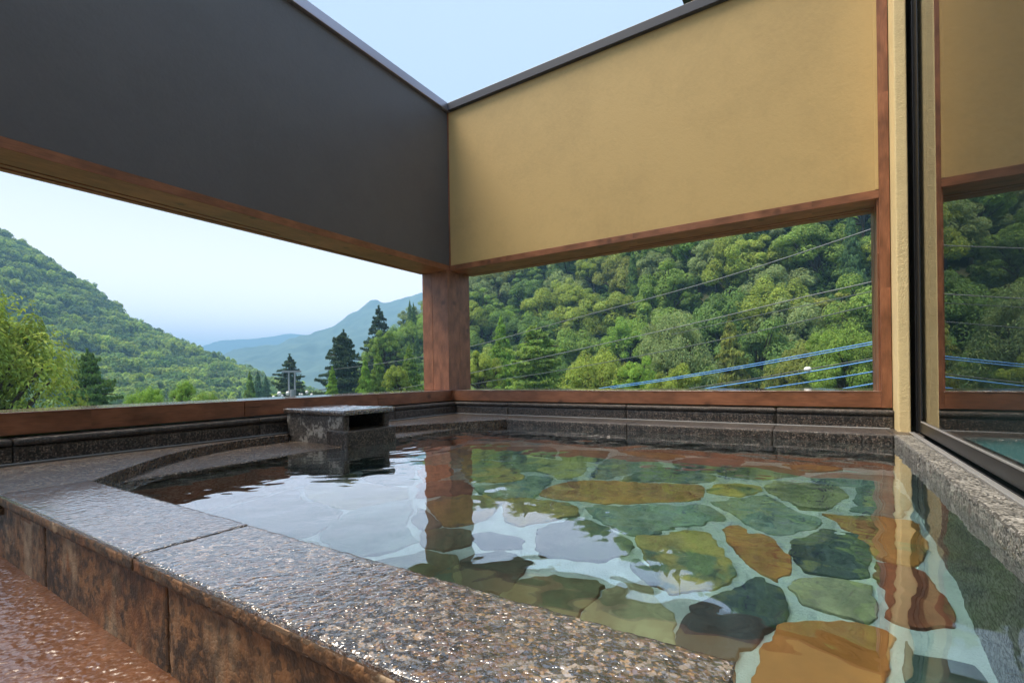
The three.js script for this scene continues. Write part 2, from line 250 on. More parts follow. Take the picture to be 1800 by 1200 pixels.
function broadCrown(seed, clumps, per, size, flat = 0.55, gap = 0.9) { // radius 1, height 0..1: many leafy sprays in clumps on limbs
  const q = rng(seed), L = [], knots = [];
  const domes = Array.from({ length: 6 }, (_, i) => { const ph = i * 1.9 + q() * 1.2, d = i ? 0.30 + 0.30 * q() : 0.08; return [Math.cos(ph) * d, (i ? 0.28 + 0.34 * q() : 0.52), Math.sin(ph) * d, i ? 0.34 + 0.14 * q() : 0.42]; });
  for (let i = 0; i < clumps; i++) {                                 // the crown is several leafy heads of unequal height
    const [dx, dy, dz, dr] = domes[i % domes.length], ph = i * 2.399 + q(), el = Math.acos(1 - 1.3 * q()), rr = dr * (0.75 + 0.45 * q());
    const cx = dx + Math.sin(el) * Math.cos(ph) * rr, cz = dz + Math.sin(el) * Math.sin(ph) * rr, cy = dy + Math.cos(el) * rr * 0.9, r = 0.11 + 0.15 * q();
    knots.push([cx, cy, cz, r]);
    const tone0 = 0.78 + 0.44 * q();
    for (let k = 0; k < per; k++) {
      const [x, y, z] = ball(q), d = Math.hypot(x, y, z), e = gap + (1 - gap) * q(), m = Math.pow(d, 0.35) / d * e, yy = y * (y > 0 ? 1 : 0.55);
      L.push([cx + x * m * r, cy + yy * m * r * flat * 1.3, cz + z * m * r, x + 0.6 * (q() - 0.5), Math.abs(y) + 0.5 + 0.5 * q(), z + 0.6 * (q() - 0.5), size * (0.75 + 0.5 * q()), tone0 * (0.75 + 0.5 * q())]);
    }
  }
  return { geo: leafGeo(L), knots };
}
function limbs(knots, h0) {                                           // trunk and limbs that reach the clumps, in the crown's unit space
  const parts = []; const cyl = (a, b, r0, r1) => { const d = b.clone().sub(a), g = new THREE.CylinderGeometry(r1, r0, d.length(), 6, 1, true); g.translate(0, d.length() / 2, 0); g.applyQuaternion(new THREE.Quaternion().setFromUnitVectors(new THREE.Vector3(0, 1, 0), d.normalize())); g.translate(a.x, a.y, a.z); parts.push(g); };
  const fork = new THREE.Vector3(0, 0.1, 0); cyl(new THREE.Vector3(0, h0, 0), fork, 0.075, 0.05);
  knots.forEach(([x, y, z], i) => { if (i % 2 === 0) { const m = new THREE.Vector3(x * 0.4, lerp(0.1, y, 0.55), z * 0.4); cyl(fork, m, 0.035, 0.02); cyl(m, new THREE.Vector3(x, y, z), 0.02, 0.007); } });
  return mergeGeometries(parts);
}
function firCrown(seed, boughs, per, size, droop, wide, sharp, thick) {  // height 0..1, radius 1: single boughs up the stem, each a fan of needle sprays
  const q = rng(seed), L = [], parts = [];
  for (let b = 0; b < boughs; b++) {
    const f = Math.pow((b + q()) / boughs, 1.15), R = (Math.pow(1 - f, sharp) + 0.015) * (0.72 + 0.4 * q()), ph = b * 2.399 + 0.9 * q(), c = Math.cos(ph), s = Math.sin(ph), r = R * (q() < 0.15 ? 1.3 : 0.8 + 0.4 * q()), n = Math.max(10, Math.round(per * (0.25 + r))), tone0 = 0.75 + 0.5 * q(), tip = 0.2 + 0.5 * q();
    for (let k = 0; k < n; k++) {
      const u = Math.pow(q(), 0.6), w = (q() - 0.5) * wide * (r + 0.06) * Math.sin(Math.PI * Math.min(1, 0.25 + 0.75 * u)), h = f * 0.96 + droop * (r + 0.03) * (tip * u * u - 0.55 * u) + (q() - 0.5) * thick * (1.2 - u), x = c * u * r - s * w, z = s * u * r + c * w;
      L.push([x, h - 0.12 * Math.abs(w) * droop, z, c * 0.4 + (q() - 0.5) * 0.9, 0.8, s * 0.4 + (q() - 0.5) * 0.9, size * (0.6 + 0.7 * q()), tone0 * (0.7 + 0.6 * q())]);
    }
    if (b % 2 === 0) { const g = new THREE.CylinderGeometry(0.003, 0.010, r * 0.8, 4, 1, true); g.translate(0, r * 0.4, 0); g.rotateZ(-Math.PI / 2 - 0.12 * droop); g.rotateY(-ph); g.translate(0, f * 0.96, 0); parts.push(g); }
  }
  for (let k = 0; k < 60; k++) { const u = q(); L.push([(q() - 0.5) * 0.05, 0.9 + 0.1 * u, (q() - 0.5) * 0.05, q() - 0.5, 0.6, q() - 0.5, size * 0.8, 1]); }
  const t = new THREE.CylinderGeometry(0.008, 0.06, 1.0, 6); t.translate(0, 0.48, 0); parts.push(t);
  return { geo: leafGeo(L), wood: mergeGeometries(parts) };
}
const leafMat = (r, g, b) => PHY({ color: lin(r, g, b), vertexColors: true, roughness: 0.75, transmission: 0.5, thickness: 0, side: THREE.DoubleSide, ior: 1.3, specularIntensity: 0.3 });
const GREEN = {
  'yellow-green': leafMat(0.34, 0.43, 0.09), 'mid-green': leafMat(0.26, 0.39, 0.09), 'deep-green': leafMat(0.18, 0.30, 0.085), 'grey-green': leafMat(0.30, 0.39, 0.17), 'fresh-green': leafMat(0.29, 0.46, 0.085), 'olive-green': leafMat(0.31, 0.36, 0.095), 'blackish-green': leafMat(0.075, 0.125, 0.065), 'blue-green': leafMat(0.15, 0.27, 0.12),
};
const BROAD = [401, 402, 403, 404, 405].map((s, i) => { const c = broadCrown(s, 70 + 6 * i, 300, 0.028, [0.34, 0.5, 0.4, 0.6, 0.45][i]); return { geo: c.geo, wood: limbs(c.knots, -1.2) }; });
const FINE = [411, 412].map((s) => { const c = broadCrown(s, 110, 260, 0.021, 0.6); return { geo: c.geo, wood: limbs(c.knots, -1.6) }; });
const FIR = [421, 422].map((s) => firCrown(s, 84, 240, 0.030, 0.45, 0.85, 0.7, 0.03)), CEDAR = [431, 432].map((s) => firCrown(s, 100, 260, 0.032, 0.30, 1.0, 0.5, 0.035)), SUGI = [441, 442].map((s) => firCrown(s, 140, 100, 0.042, -0.4, 1.1, 0.8, 0.04));
function tree(name, kit, mat, base, R, H, crownH, turn, label, category, group, skew = 0) {
  const o = thing(name, label, category, group, [base.x, base.y, base.z]); o.rotation.y = turn;
  const c = mesh('crown', kit.geo, mat, o), t = mesh('trunk', kit.wood, M.bark, o);
  for (const m of [c, t]) { m.position.y = H - crownH; m.scale.set(R, crownH, R); }
  if (kit.post) return o;
  const low = H - crownH; if (low > 1) { const g = new THREE.CylinderGeometry(0.035 * R + 0.05, 0.05 * R + 0.1, low + 0.4, 7); g.translate(0, low / 2, 0); t.geometry = t.geometry; mesh('lower_trunk', g, M.bark, o); }
  return o;
}
// a tree given by where its top and its width show in the photograph and how far away it stands
function treeAt(name, kit, colour, px, top, width, dist, crownFrac, label, category, group) {
  const fir = name !== 'broadleaf_tree', T = at(px, top, dist), R = (fir ? 1.35 : 1.08) * width / 2 / 837 * dist * Math.cos(Math.atan((px - 900) / 837)) ** 2, H = T.y - GY;
  return tree(name, kit, GREEN[colour], new THREE.Vector3(T.x, GY, T.z), R, H, Math.min(H * 0.95, fir ? crownFrac : Math.min(crownFrac, 2.1 * R)), px * 0.37, label, category, group);
}
treeAt('broadleaf_tree', FINE[0], 'yellow-green', -85, 520, 560, 21, 8, 'yellow-green leafy tree at the left edge of the view, nearest beyond the sill', 'tree');
treeAt('cedar_tree', CEDAR[0], 'deep-green', 152, 612, 135, 38, 7.5, 'dark spreading conifer between the yellow-green tree and the small round tree', 'tree');
treeAt('broadleaf_tree', FINE[1], 'fresh-green', 250, 676, 84, 30, 4, 'low bright green round tree just above the left sill, right of the spreading conifer', 'tree');
treeAt('broadleaf_tree', FINE[0], 'fresh-green', 322, 672, 50, 33, 4, 'narrow bright green tree top above the left sill, with a lower green one beside it', 'tree');
treeAt('broadleaf_tree', FINE[1], 'mid-green', 362, 684, 62, 36, 4, 'low green tree top right of the narrow bright green one above the sill', 'tree');
treeAt('cypress_tree', SUGI[0], 'mid-green', 438, 652, 40, 70, 9, 'small pointed green conifer left of the utility pole', 'tree');
treeAt('cypress_tree', SUGI[1], 'blue-green', 452, 650, 34, 110, 12, 'hazy pointed conifer behind the small one left of the utility pole', 'tree');
treeAt('cypress_tree', SUGI[0], 'blue-green', 466, 658, 36, 118, 12, 'hazy conifer nearest the spruce on its left side', 'tree');
treeAt('spruce_tree', FIR[0], 'blackish-green', 508, 621, 84, 75, 9, 'dark layered spruce standing behind the utility pole', 'tree');
treeAt('spruce_tree', CEDAR[1], 'blackish-green', 603, 578, 92, 62, 11.5, 'big dark layered conifer with sweeping boughs, left of the tallest one', 'tree');
treeAt('spruce_tree', FIR[1], 'blackish-green', 665, 536, 92, 84, 15, 'tallest dark conifer rising against the blue mountain', 'tree');
treeAt('broadleaf_tree', BROAD[0], 'mid-green', 672, 578, 66, 70, 9, 'rounded mid-green tree in front of the tallest dark conifer', 'tree');
treeAt('cypress_tree', SUGI[1], 'fresh-green', 583, 643, 36, 40, 4.5, 'small bright green pointed conifer at the foot of the dark ones', 'tree');
treeAt('cypress_tree', SUGI[0], 'fresh-green', 641, 627, 44, 42, 6, 'bright green pointed conifer below the rounded mid-green tree, left one of the pair', 'tree');
treeAt('cypress_tree', SUGI[1], 'mid-green', 664, 613, 54, 44, 7, 'bright green pointed conifer below the rounded mid-green tree, right one of the pair', 'tree');
treeAt('cypress_tree', SUGI[0], 'mid-green', 718, 604, 56, 46, 7, 'green pointed conifer next to the left side of the corner post', 'tree');
treeAt('broadleaf_tree', BROAD[1], 'yellow-green', 700, 646, 52, 38, 4.5, 'pale yellowish bushy tree low beside the corner post', 'tree');
treeAt('broadleaf_tree', BROAD[2], 'mid-green', 728, 566, 70, 96, 10, 'green rounded tree high on the slope left of the corner post', 'tree');
treeAt('broadleaf_tree', BROAD[3], 'deep-green', 700, 592, 60, 88, 10, 'dark green rounded tree beside the tallest conifer on its right', 'tree');
treeAt('cypress_tree', SUGI[0], 'fresh-green', 880, 552, 50, 48, 8, 'slim light green conifer right of the corner post', 'tree');
treeAt('broadleaf_tree', BROAD[4], 'yellow-green', 846, 616, 74, 36, 5, 'yellow-green bushy tree right against the corner post', 'tree');
treeAt('spruce_tree', CEDAR[0], 'mid-green', 942, 566, 128, 40, 8.5, 'bright-topped spruce with drooping boughs right of the slim conifer', 'tree');
treeAt('broadleaf_tree', FINE[1], 'yellow-green', 1048, 606, 150, 34, 5.5, 'broad yellow-green tree low in the middle of the right opening', 'tree');
treeAt('broadleaf_tree', BROAD[2], 'fresh-green', 1112, 632, 84, 33, 4, 'small fresh green tree behind the left end of the blue cables', 'tree');
treeAt('broadleaf_tree', FINE[0], 'grey-green', 1190, 556, 150, 42, 8.5, 'grey-green tree with drooping sprays in the middle of the right opening', 'tree');
treeAt('broadleaf_tree', BROAD[1], 'yellow-green', 1180, 646, 96, 30, 3.5, 'low pale green bushy tree under the paired blue cables', 'tree');
treeAt('cypress_tree', SUGI[1], 'olive-green', 1282, 552, 84, 46, 10, 'olive-green conifer rising through the grey wires right of the grey-green tree', 'tree');
treeAt('broadleaf_tree', FINE[1], 'mid-green', 1490, 556, 170, 32, 8, 'fresh large-leaved tree at the right end of the blue cables beside the jamb', 'tree');
treeAt('broadleaf_tree', BROAD[3], 'olive-green', 1400, 610, 110, 44, 7, 'olive tree behind the white cable clamp', 'tree');

// the wood on the slope behind the right opening: every tree is a tree
{
  const q = rng(77), cols = ['mid-green', 'mid-green', 'yellow-green', 'deep-green', 'grey-green', 'fresh-green', 'olive-green', 'deep-green', 'mid-green'], found = {};
  const word = (a) => a > 42 ? 'left of the corner post' : a > 31 ? 'right beside the corner post' : a > 22 ? 'left in the right opening' : a > 12 ? 'amid the right opening' : a > 3 ? 'right in the right opening' : a > -6 ? 'beside the right jamb' : 'mirrored in the glass door';
  let row = 0, n = 0;
  for (let t = 0.0; t < 1.08; t += 0.067, row++) {
    const dmid = lerp(44, 132, t), da = 6.8 / dmid * 57.3;
    for (let a = -15 + (row % 2) * da / 2; a < 50; a += da) {
      const az = a + (q() - 0.5) * da * 0.7, tt = Math.max(0.01, t + (q() - 0.5) * 0.05), p = slope(az, tt, rightHill), R = 4.0 + 2.4 * q(), H = 7.5 + 6 * q(), fir = q() < 0.09, ci = cols[Math.floor(q() * cols.length)], k = Math.floor(q() * 5), turn = q() * 6.28;
      if (p.y + H < GY + 8) continue;
      p.y -= 0.5;
      const col = fir ? (q() < 0.5 ? 'deep-green' : 'blue-green') : ci, hgt = tt < 0.22 ? 'low on' : tt < 0.45 ? 'midway up' : tt < 0.7 ? 'high on' : tt < 0.92 ? 'almost atop' : 'right atop';
      const kind = `${col} ${fir ? 'conifer' : 'broadleaf'}`, where = `${hgt} the slope, ${word(az)}`;
      (found[kind + where] ??= []).push({ kind, where, az, fir, k, col, p, R, H, turn }); n++;
    }
  }
  const ORD = ['first', 'second', 'third', 'fourth', 'fifth', 'sixth', 'seventh', 'eighth', 'ninth'];
  for (const set of Object.values(found)) {
    set.sort((x, y) => y.az - x.az);
    set.forEach((o, i) => {
      const lab = set.length > 1 ? `${ORD[i]} ${o.kind} from left among those ${o.where}` : `lone ${o.kind} tree ${o.where}`, grp = 'trees on the wooded slope';
      if (o.fir) tree('cypress_tree', SUGI[o.k % 2], GREEN[o.col], o.p, 1.9, o.H + 3, o.H + 1, o.turn, lab, 'tree', grp);
      else tree('broadleaf_tree', BROAD[o.k], GREEN[o.col], o.p, o.R, o.H, Math.min(o.H * 0.85, o.R * 1.75), o.turn, lab, 'tree', grp);
    });
  }
  console.log('slope trees', n);
}
{
  const q = rng(93), c = broadCrown(463, 14, 60, 0.10, 0.6), N = 2800, im = new THREE.InstancedMesh(c.geo, GREEN['deep-green'], N), m = new THREE.Matrix4();
  for (let k = 0; k < N; k++) { const p = slope(lerp(-18, 52, q()), Math.max(0.005, 1.05 * q()), rightHill), R = 1.9 + 1.7 * q(); m.compose(p.setY(p.y - 0.4), new THREE.Quaternion().setFromEuler(new THREE.Euler(0, q() * 6.28, 0)), new THREE.Vector3(R, R * 1.4, R)); im.setMatrixAt(k, m); }
  im.name = 'undergrowth'; im.castShadow = im.receiveShadow = true; tag(im, 'dark green undergrowth between the trees of the wooded slope', 'undergrowth'); im.userData.kind = 'stuff'; scene.add(im);
}
// the far left hill: a wood that reads as one mass
{
  const q = rng(91), c = broadCrown(461, 26, 24, 0.13, 0.6), N = 5200, im = new THREE.InstancedMesh(c.geo, leafMat(0.310, 0.407, 0.115), N), m = new THREE.Matrix4(), col = new THREE.Color(); let k = 0;
  while (k < N) {
    const az = lerp(53, 99, q()), t = Math.pow(q(), 0.8) * 1.06, p = slope(az, Math.max(0.01, t), leftHill), R = 3.4 + 4.0 * q() * q(), e = new THREE.Euler(0, q() * 6.28, 0), s = q();
    m.compose(p.setY(p.y - 0.5), new THREE.Quaternion().setFromEuler(e), new THREE.Vector3(R, R * (1.3 + 0.5 * q()), R)); im.setMatrixAt(k, m);
    col.setRGB(0.40 + 0.95 * s, 0.5 + 0.75 * s + 0.1 * q(), 0.55 + 0.4 * q()); im.setColorAt(k, col); k++;
  }
  im.name = 'forest_canopy'; im.castShadow = im.receiveShadow = true; tag(im, 'hazy green wood covering the hill beyond the left opening', 'forest'); im.userData.kind = 'stuff'; scene.add(im);
}

// ---------------------------------------------------------------- power lines and the pole
const planAt = (px, py, z0, k) => { const d = dirOf(px, py), t = (z0 + k * (EYE.x - 4) - EYE.z) / (d.z - k * d.x); return EYE.clone().addScaledVector(d, t); };
function line(name, pts, z0, k, r, m, label, category) {
  const c = new THREE.CatmullRomCurve3(pts.map(([x, y]) => planAt(x, y, z0, k)));
  const o = thing(name, label, category); mesh('strand', new THREE.TubeGeometry(c, 60, r, 6), m, o); return o;
}
line('power_line', [[560, 652], [700, 634], [826, 609], [1000, 562], [1240, 497], [1400, 447], [1533, 402], [1760, 325]], -10, 0.42, 0.013, M.wire, 'highest grey power line, crossing the right opening up to the jamb', 'power line');
line('power_line', [[690, 685], [740, 676], [826, 656], [1030, 611], [1240, 563.5], [1400, 525], [1533, 495], [1760, 440]], -10, 0.42, 0.013, M.wire, 'second grey power line from the top in the right opening', 'power line');
line('power_line', [[1180, 588], [1315, 558], [1514, 516], [1760, 462]], -11, 0.42, 0.010, M.wireDark, 'thin faint wire between the second and the lowest grey line', 'power line');
line('power_line', [[760, 688], [864, 669], [960, 655], [1100, 630], [1240, 602.5], [1400, 567], [1533, 536], [1760, 484]], -10, 0.42, 0.012, M.wireDark, 'lowest thin grey power line, above the blue cables', 'power line');
const CAB = [-6.5, 0.3];
line('blue_cable', [[960, 697], [1056, 682], [1160, 667], [1300, 644], [1420, 622], [1536, 600.5], [1760, 556]], ...CAB, 0.0095, M.cable, 'upper strand of the pair of bright blue cables', 'cable');
line('blue_cable', [[960, 700], [1056, 685], [1160, 670], [1300, 647.5], [1420, 626], [1536, 604.5], [1760, 560.5]], ...CAB, 0.0095, M.cable, 'lower strand of the pair of bright blue cables', 'cable');
const messenger = line('messenger_wire', [[1150, 691], [1223, 681], [1330, 665], [1420, 649], [1533, 630], [1760, 590]], -6.4, 0.3, 0.010, M.wireDark, 'dark wire carrying a white clamp just above the second blue cable', 'cable');
line('blue_cable', [[1150, 695], [1245, 682], [1400, 657.5], [1536, 633], [1760, 591]], ...CAB, 0.0115, M.cable, 'blue cable right below the dark wire with the white clamp', 'cable');
line('blue_cable', [[1260, 695], [1350, 682], [1450, 667], [1536, 653], [1760, 614]], ...CAB, 0.0115, M.cable, 'blue cable third from the top, low in the right opening', 'cable');
line('blue_cable', [[1420, 691], [1489, 682], [1536, 674], [1760, 636]], ...CAB, 0.0115, M.cable, 'lowest blue cable, showing only in the corner by the jamb', 'cable');
{
  const p = planAt(1420, 649, -6.4, 0.3), g = new THREE.LatheGeometry([[0, -0.06], [0.03, -0.06], [0.05, -0.03], [0.05, 0.03], [0.03, 0.06], [0, 0.06]].map(([x, y]) => new THREE.Vector2(x, y)), 14);
  g.rotateZ(Math.PI / 2); g.rotateY(-0.3); g.translate(p.x, p.y, p.z); mesh('clamp', g, M.white, messenger, 'white clamp on the dark wire');
}
{
  const P = at(512, 653, 60), o = thing('utility_pole', 'grey twin-post utility pole with crossarm and white insulators in front of the spruce', 'utility pole', undefined, [P.x, GY, P.z]); o.rotation.y = 57 * Math.PI / 180;
  const h = P.y - GY, cyl = (r0, r1, y0, y1, x, z = 0) => { const g = new THREE.CylinderGeometry(r1, r0, y1 - y0, 10); g.translate(x, (y0 + y1) / 2, z); return g; };
  for (const x of [-0.31, 0.31]) mesh('post', cyl(0.13, 0.095, 0, h, x), M.concrete, o);
  mesh('crossarm', bx(-1.0, 1.0, h - 0.1, h + 0.12, -0.09, 0.09), M.concrete, o);
  mesh('lower_crossarm', bx(-1.9, 2.1, h - 2.95, h - 2.82, -0.06, 0.06), M.concrete, o);
  mesh('transformer', cyl(0.25, 0.25, h - 2.8, h - 2.05, 0.02, 0.24), M.concrete, o);
  for (const [x, y, s] of [[-1.32, -2.5, 0.26], [-0.45, -2.48, 0.24], [-1.05, -2.78, 0.2], [-1.9, -2.85, 0.17], [0.8, -2.66, 0.16], [1.02, -2.68, 0.16], [2.05, -2.72, 0.18], [1.55, -2.4, 0.2]]) {
    const g = new THREE.LatheGeometry([[0, -1], [0.5, -1], [0.75, -0.6], [0.55, -0.5], [1, -0.1], [0.7, 0.1], [0.85, 0.5], [0.4, 1], [0, 1]].map(([a, b]) => new THREE.Vector2(a * s, b * s)), 12); g.translate(x, h + y, 0.1); mesh('insulator', g, M.white, o);
  }
}

// ---------------------------------------------------------------- walls above the openings
{
  const w = thing('black_wall', 'black plastered wall above the left opening with a dark metal coping', 'wall');
  mesh('plaster_panel', bx(-DEP + 0.02, -0.004, yPan, yCap, -0.005, 9.0, 'z', 0, 0.5), M.black, w);
  mesh('coping', bx(-DEP - 0.02, 0.036, yCap, yCapT, -DEP - 0.02, 9.0, 'z', 0.006), M.coping, w);
  const b = thing('beige_wall', 'ochre-beige plastered wall above the right opening with a metal coping coloured as if shaded', 'wall');
  mesh('plaster_panel', bx(0.012, xEnd, yPan, yCap, -DEP + 0.02, -0.006, 'x', 0, 0.5), M.beige, b);
  mesh('coping', bx(0.038, 4.4, yCap + 0.002, yCapT - 0.002, -DEP - 0.02, 0.036, 'x', 0.006), M.copingShaded, b);
  mesh('corner_bead', bx(-0.004, 0.012, yPan, yCap, -0.03, 0.004, 'y', 0.002), M.wood, b, 'thin dark wooden bead in the corner between the walls');
  mesh('edge_bead', bx(xEnd - 0.02, xEnd, yPan, yCap - 0.03, -0.006, 0.002, 'y', 0.002), M.beige, b);
}
// ---------------------------------------------------------------- timber frames round the openings
function lintelParts(parent, axis, a0, a1, gr) {                       // boards, with the two grooves of the shutters left open between them
  const put = (d0, d1, y0, y1, name, s0 = a0, s1 = a1, m = M.wood) => mesh(name, axis === 'z' ? bx(-d1, -d0, y0, y1, s0, s1, 'z', 0.002) : bx(s0, s1, y0, y1, -d1, -d0, 'x', 0.002), m, parent);
  put(0, gr[0], yLin, yPan - 0.002, 'lintel_board'); put(gr[0], DEP, yLin + 0.03, yPan - 0.004, 'lintel_core');
  put(gr[1], gr[2], yLin + 0.001, yLin + 0.03, 'groove_strip'); put(gr[3], DEP, yLin + 0.001, yLin + 0.03, 'outer_strip');
  return put;
}
{
  const w = thing('window_frame', 'stained timber frame of the long left opening under the black wall', 'window frame');
  const put = lintelParts(w, 'z', 0.0505, 9, [0.262, 0.283, 0.335, 0.365]);
  put(0.262, 0.283, yLin + 0.001, yLin + 0.03, 'groove_plug', 0.05, 1.98); put(0.335, 0.365, yLin + 0.004, yLin + 0.03, 'groove_plug', 0.05, 0.5);
  for (const [z0, z1] of [[-0.3, 1.142], [1.145, 2.455], [2.458, 5.2], [5.203, 9]]) {
    mesh('sill_board', bx(-0.30, 0, ySillB, ySill - 0.006, z0, z1, 'z', 0.004), M.wood, w);
    mesh('sill_cap', bx(-0.46, 0.003, ySill - 0.008, ySill, z0, z1, 'z', 0.003), M.woodTop, w, 'wet pale top of the sill');
  }
  for (const z of [1.142, 2.455]) mesh('scarf_joint', bx(-0.02, 0.0022, ySillB + 0.07, ySillB + 0.0735, z - 0.12, z + 0.001, 'z', 0), M.groove, w, 'dark stepped joint line in the sill');
  const r = thing('window_frame', 'stained timber frame of the right opening under the beige wall', 'window frame');
  const put2 = lintelParts(r, 'x', 0.001, xEnd, [0.232, 0.258, 0.305, 0.325]);
  put2(0.232, 0.258, yLin + 0.001, yLin + 0.03, 'groove_plug', 0.05, 2.11);
  mesh('sill_board', bx(0.003, xEnd, ySillB, ySill - 0.006, -0.30, 0, 'x', 0.004), M.wood, r);
  mesh('sill_cap', bx(0.004, xEnd, ySill - 0.008, ySill, -0.70, 0.003, 'x', 0.003), M.woodTop, r, 'wet pale top of the right sill');
  mesh('jamb', bx(xEnd, 4.143, ySillB, yCap, -DEP, 0.003, 'y', 0.003), M.wood, r, 'dark upright at the right end of the opening');
  mesh('jamb_lining', bx(xEnd - 0.012, xEnd, ySill, yLin, -0.19, -0.02, 'y', 0.002), M.wood, r); mesh('jamb_lining', bx(xEnd - 0.012, xEnd, ySill, yLin, -DEP - 0.03, -0.215, 'y', 0.002), M.wood, r);
}
{
  const p = thing('corner_post', 'square stained timber post in the corner between the two openings', 'post');
  const b = (x0, x1, z0, z1) => mesh('board', bx(x0, x1, ySill + 0.001, yLin + 0.028, z0, z1, 'y', 0.003), M.wood, p);
  b(-0.405, -0.2475, -0.36, 0.046); b(-0.2455, 0, -0.166, 0.046); b(-0.2455, -0.002, -0.374, -0.168);
  mesh('lintel_block', bx(-DEP, 0, yLin + 0.03, yPan - 0.002, -DEP, 0.05, 'y', 0.002), M.wood, p);
}

// ---------------------------------------------------------------- stone bath
const bath = thing('stone_bath', 'sunken granite bath with wet stone kerbs, ledges and a crazy-paved bed', 'bath');
const arc = new THREE.CatmullRomCurve3([[1.0, 3.655], [0.83, 3.515], [0.66, 3.36], [0.40, 3.08], [0.235, 2.76], [0.18, 2.45], [0.225, 2.12], [0.36, 1.75], [0.54, 1.38], [0.74, 0.98], [0.96, 0.60], [1.06, 0.452]].map(([x, z]) => new THREE.Vector3(x, 0, z))).getPoints(70).map((v) => [v.x, v.z]);
mesh('ledge_slab', extr([[0.02, 3.94], [1.0, 3.94], ...arc.filter((p) => p[1] > 2.2), [0.02, 2.2]], -0.02, yKerb - 0.002, 0.005, 2), M.graniteWet, bath, 'wet stone ledge at the left with a curved edge');
mesh('ledge_slab', extr([[0.02, 2.197], ...arc.filter((p) => p[1] <= 2.2), [1.06, 0.02], [0.02, 0.02]], -0.02, yKerb - 0.002, 0.005, 2), M.graniteWet, bath, 'wet stone ledge in the far corner with a curved edge');
for (const [x0, x1] of [[1.063, 2.3], [2.303, 3.4], [3.403, 4.10], [4.101, 4.26]]) mesh('ledge_slab', rough(x0, x1, -0.02, yKerb, 0.02, 0.45, 0.012, 0.0022, 4), M.graniteDark, bath);
mesh('ledge_facing', bx(1.065, 4.10, yBed - 0.05, -0.02, 0.2, 0.447, 'x', 0), M.basin, bath);
for (const [z0, z1] of [[-0.35, 1.0], [1.004, 2.386], [2.39, 3.715], [3.72, 5.2]]) {                  // raised coping along the left wall
  mesh('back_coping', rough(-0.35, 0.100, 0.160, yTop, z0, z1, 0.02, 0.0022, 21), M.graniteDark, bath); mesh('back_riser', rough(-0.3, 0.088, 0.03, 0.157, z0, z1, 0.022, 0.0014, 23), M.graniteDark, bath);
}
for (const [x0, x1] of [[0.105, 0.837], [0.841, 2.164], [2.168, 3.4], [3.404, 4.146]]) {
  mesh('back_coping', rough(x0, x1, 0.161, yTop, -0.35, 0.074, 0.02, 0.0022, 25), M.graniteDark, bath); mesh('back_riser', rough(x0, x1, 0.03, 0.158, -0.3, 0.064, 0.022, 0.0014, 27), M.graniteDark, bath);
}
mesh('back_joint', bx(0.086, 0.104, yKerb - 0.001, yKerb + 0.006, 0.07, 5, 'z', 0.002), M.concrete, bath, 'pale mortar line at the foot of the left ledge'); mesh('back_joint', bx(0.106, 4.12, yKerb - 0.001, yKerb + 0.006, 0.06, 0.078, 'x', 0.002), M.concrete, bath, 'pale mortar line at the foot of the back ledge');
mesh('step_slab', rough(0.05, 0.80, -0.16, 0.0045, 0.42, 3.66, 0.018, 0.0016, 31), M.graniteWet, bath, 'flat stone step level with the water'); mesh('step_facing', bx(0.3, 0.797, yBed - 0.05, -0.155, 0.42, 3.66, 'z', 0), M.basin, bath);
// front kerb
mesh('kerb_slab', rough(1.003, 2.2545, 0.024, yKerb + 0.001, 3.660, 3.940, 0.0042, 0.0009, 41), M.granite, bath, 'left slab of the front kerb, shining wet'); mesh('kerb_slab', rough(2.2585, 3.565, 0.024, yKerb + 0.001, 3.660, 3.940, 0.0040, 0.0016, 43), M.granite, bath, 'right slab of the front kerb, nearest the viewer');
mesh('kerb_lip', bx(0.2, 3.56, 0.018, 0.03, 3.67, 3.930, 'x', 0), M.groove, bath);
for (const [x0, x1] of [[0.05, 0.62], [0.624, 1.498], [1.502, 2.393], [2.397, 3.2], [3.204, 3.56]]) mesh('kerb_face', rough(x0, x1, -0.24, 0.021, 3.70, 3.924, 0.014, 0.0018, 51), M.lichen, bath);
for (const [x0, x1] of [[1.0, 2.2545], [2.2585, 3.564]]) mesh('kerb_edge', rough(x0, x1, 0.025, yKerb - 0.007, 3.92, 3.9435, 0.008, 0.0014, 53, 0.004), M.lichen, bath);
mesh('front_facing', bx(0.8, 4.10, yBed - 0.05, 0.02, 3.668, 3.85, 'x', 0), M.basin, bath);
mesh('overflow_sill', rough(3.57, 4.10, -0.25, -0.012, 3.668, 3.93, 0.02, 0.003, 57), M.graniteDark, bath, 'lower stone sill at the right end of the front kerb');
// right kerb beside the glass door
for (const [z0, z1] of [[0.4, 1.3], [1.304, 2.25], [2.254, 3.3], [3.304, 5]]) mesh('side_kerb', rough(4.102, 4.2, -0.06, yKerb, z0, z1, 0.009, 0.0042, 61), M.graniteGrey, bath, 'pale hewn kerb stone under the glass door');
mesh('side_facing', bx(4.103, 4.19, yBed - 0.05, -0.06, 0.4, 5, 'z', 0), M.basin, bath);
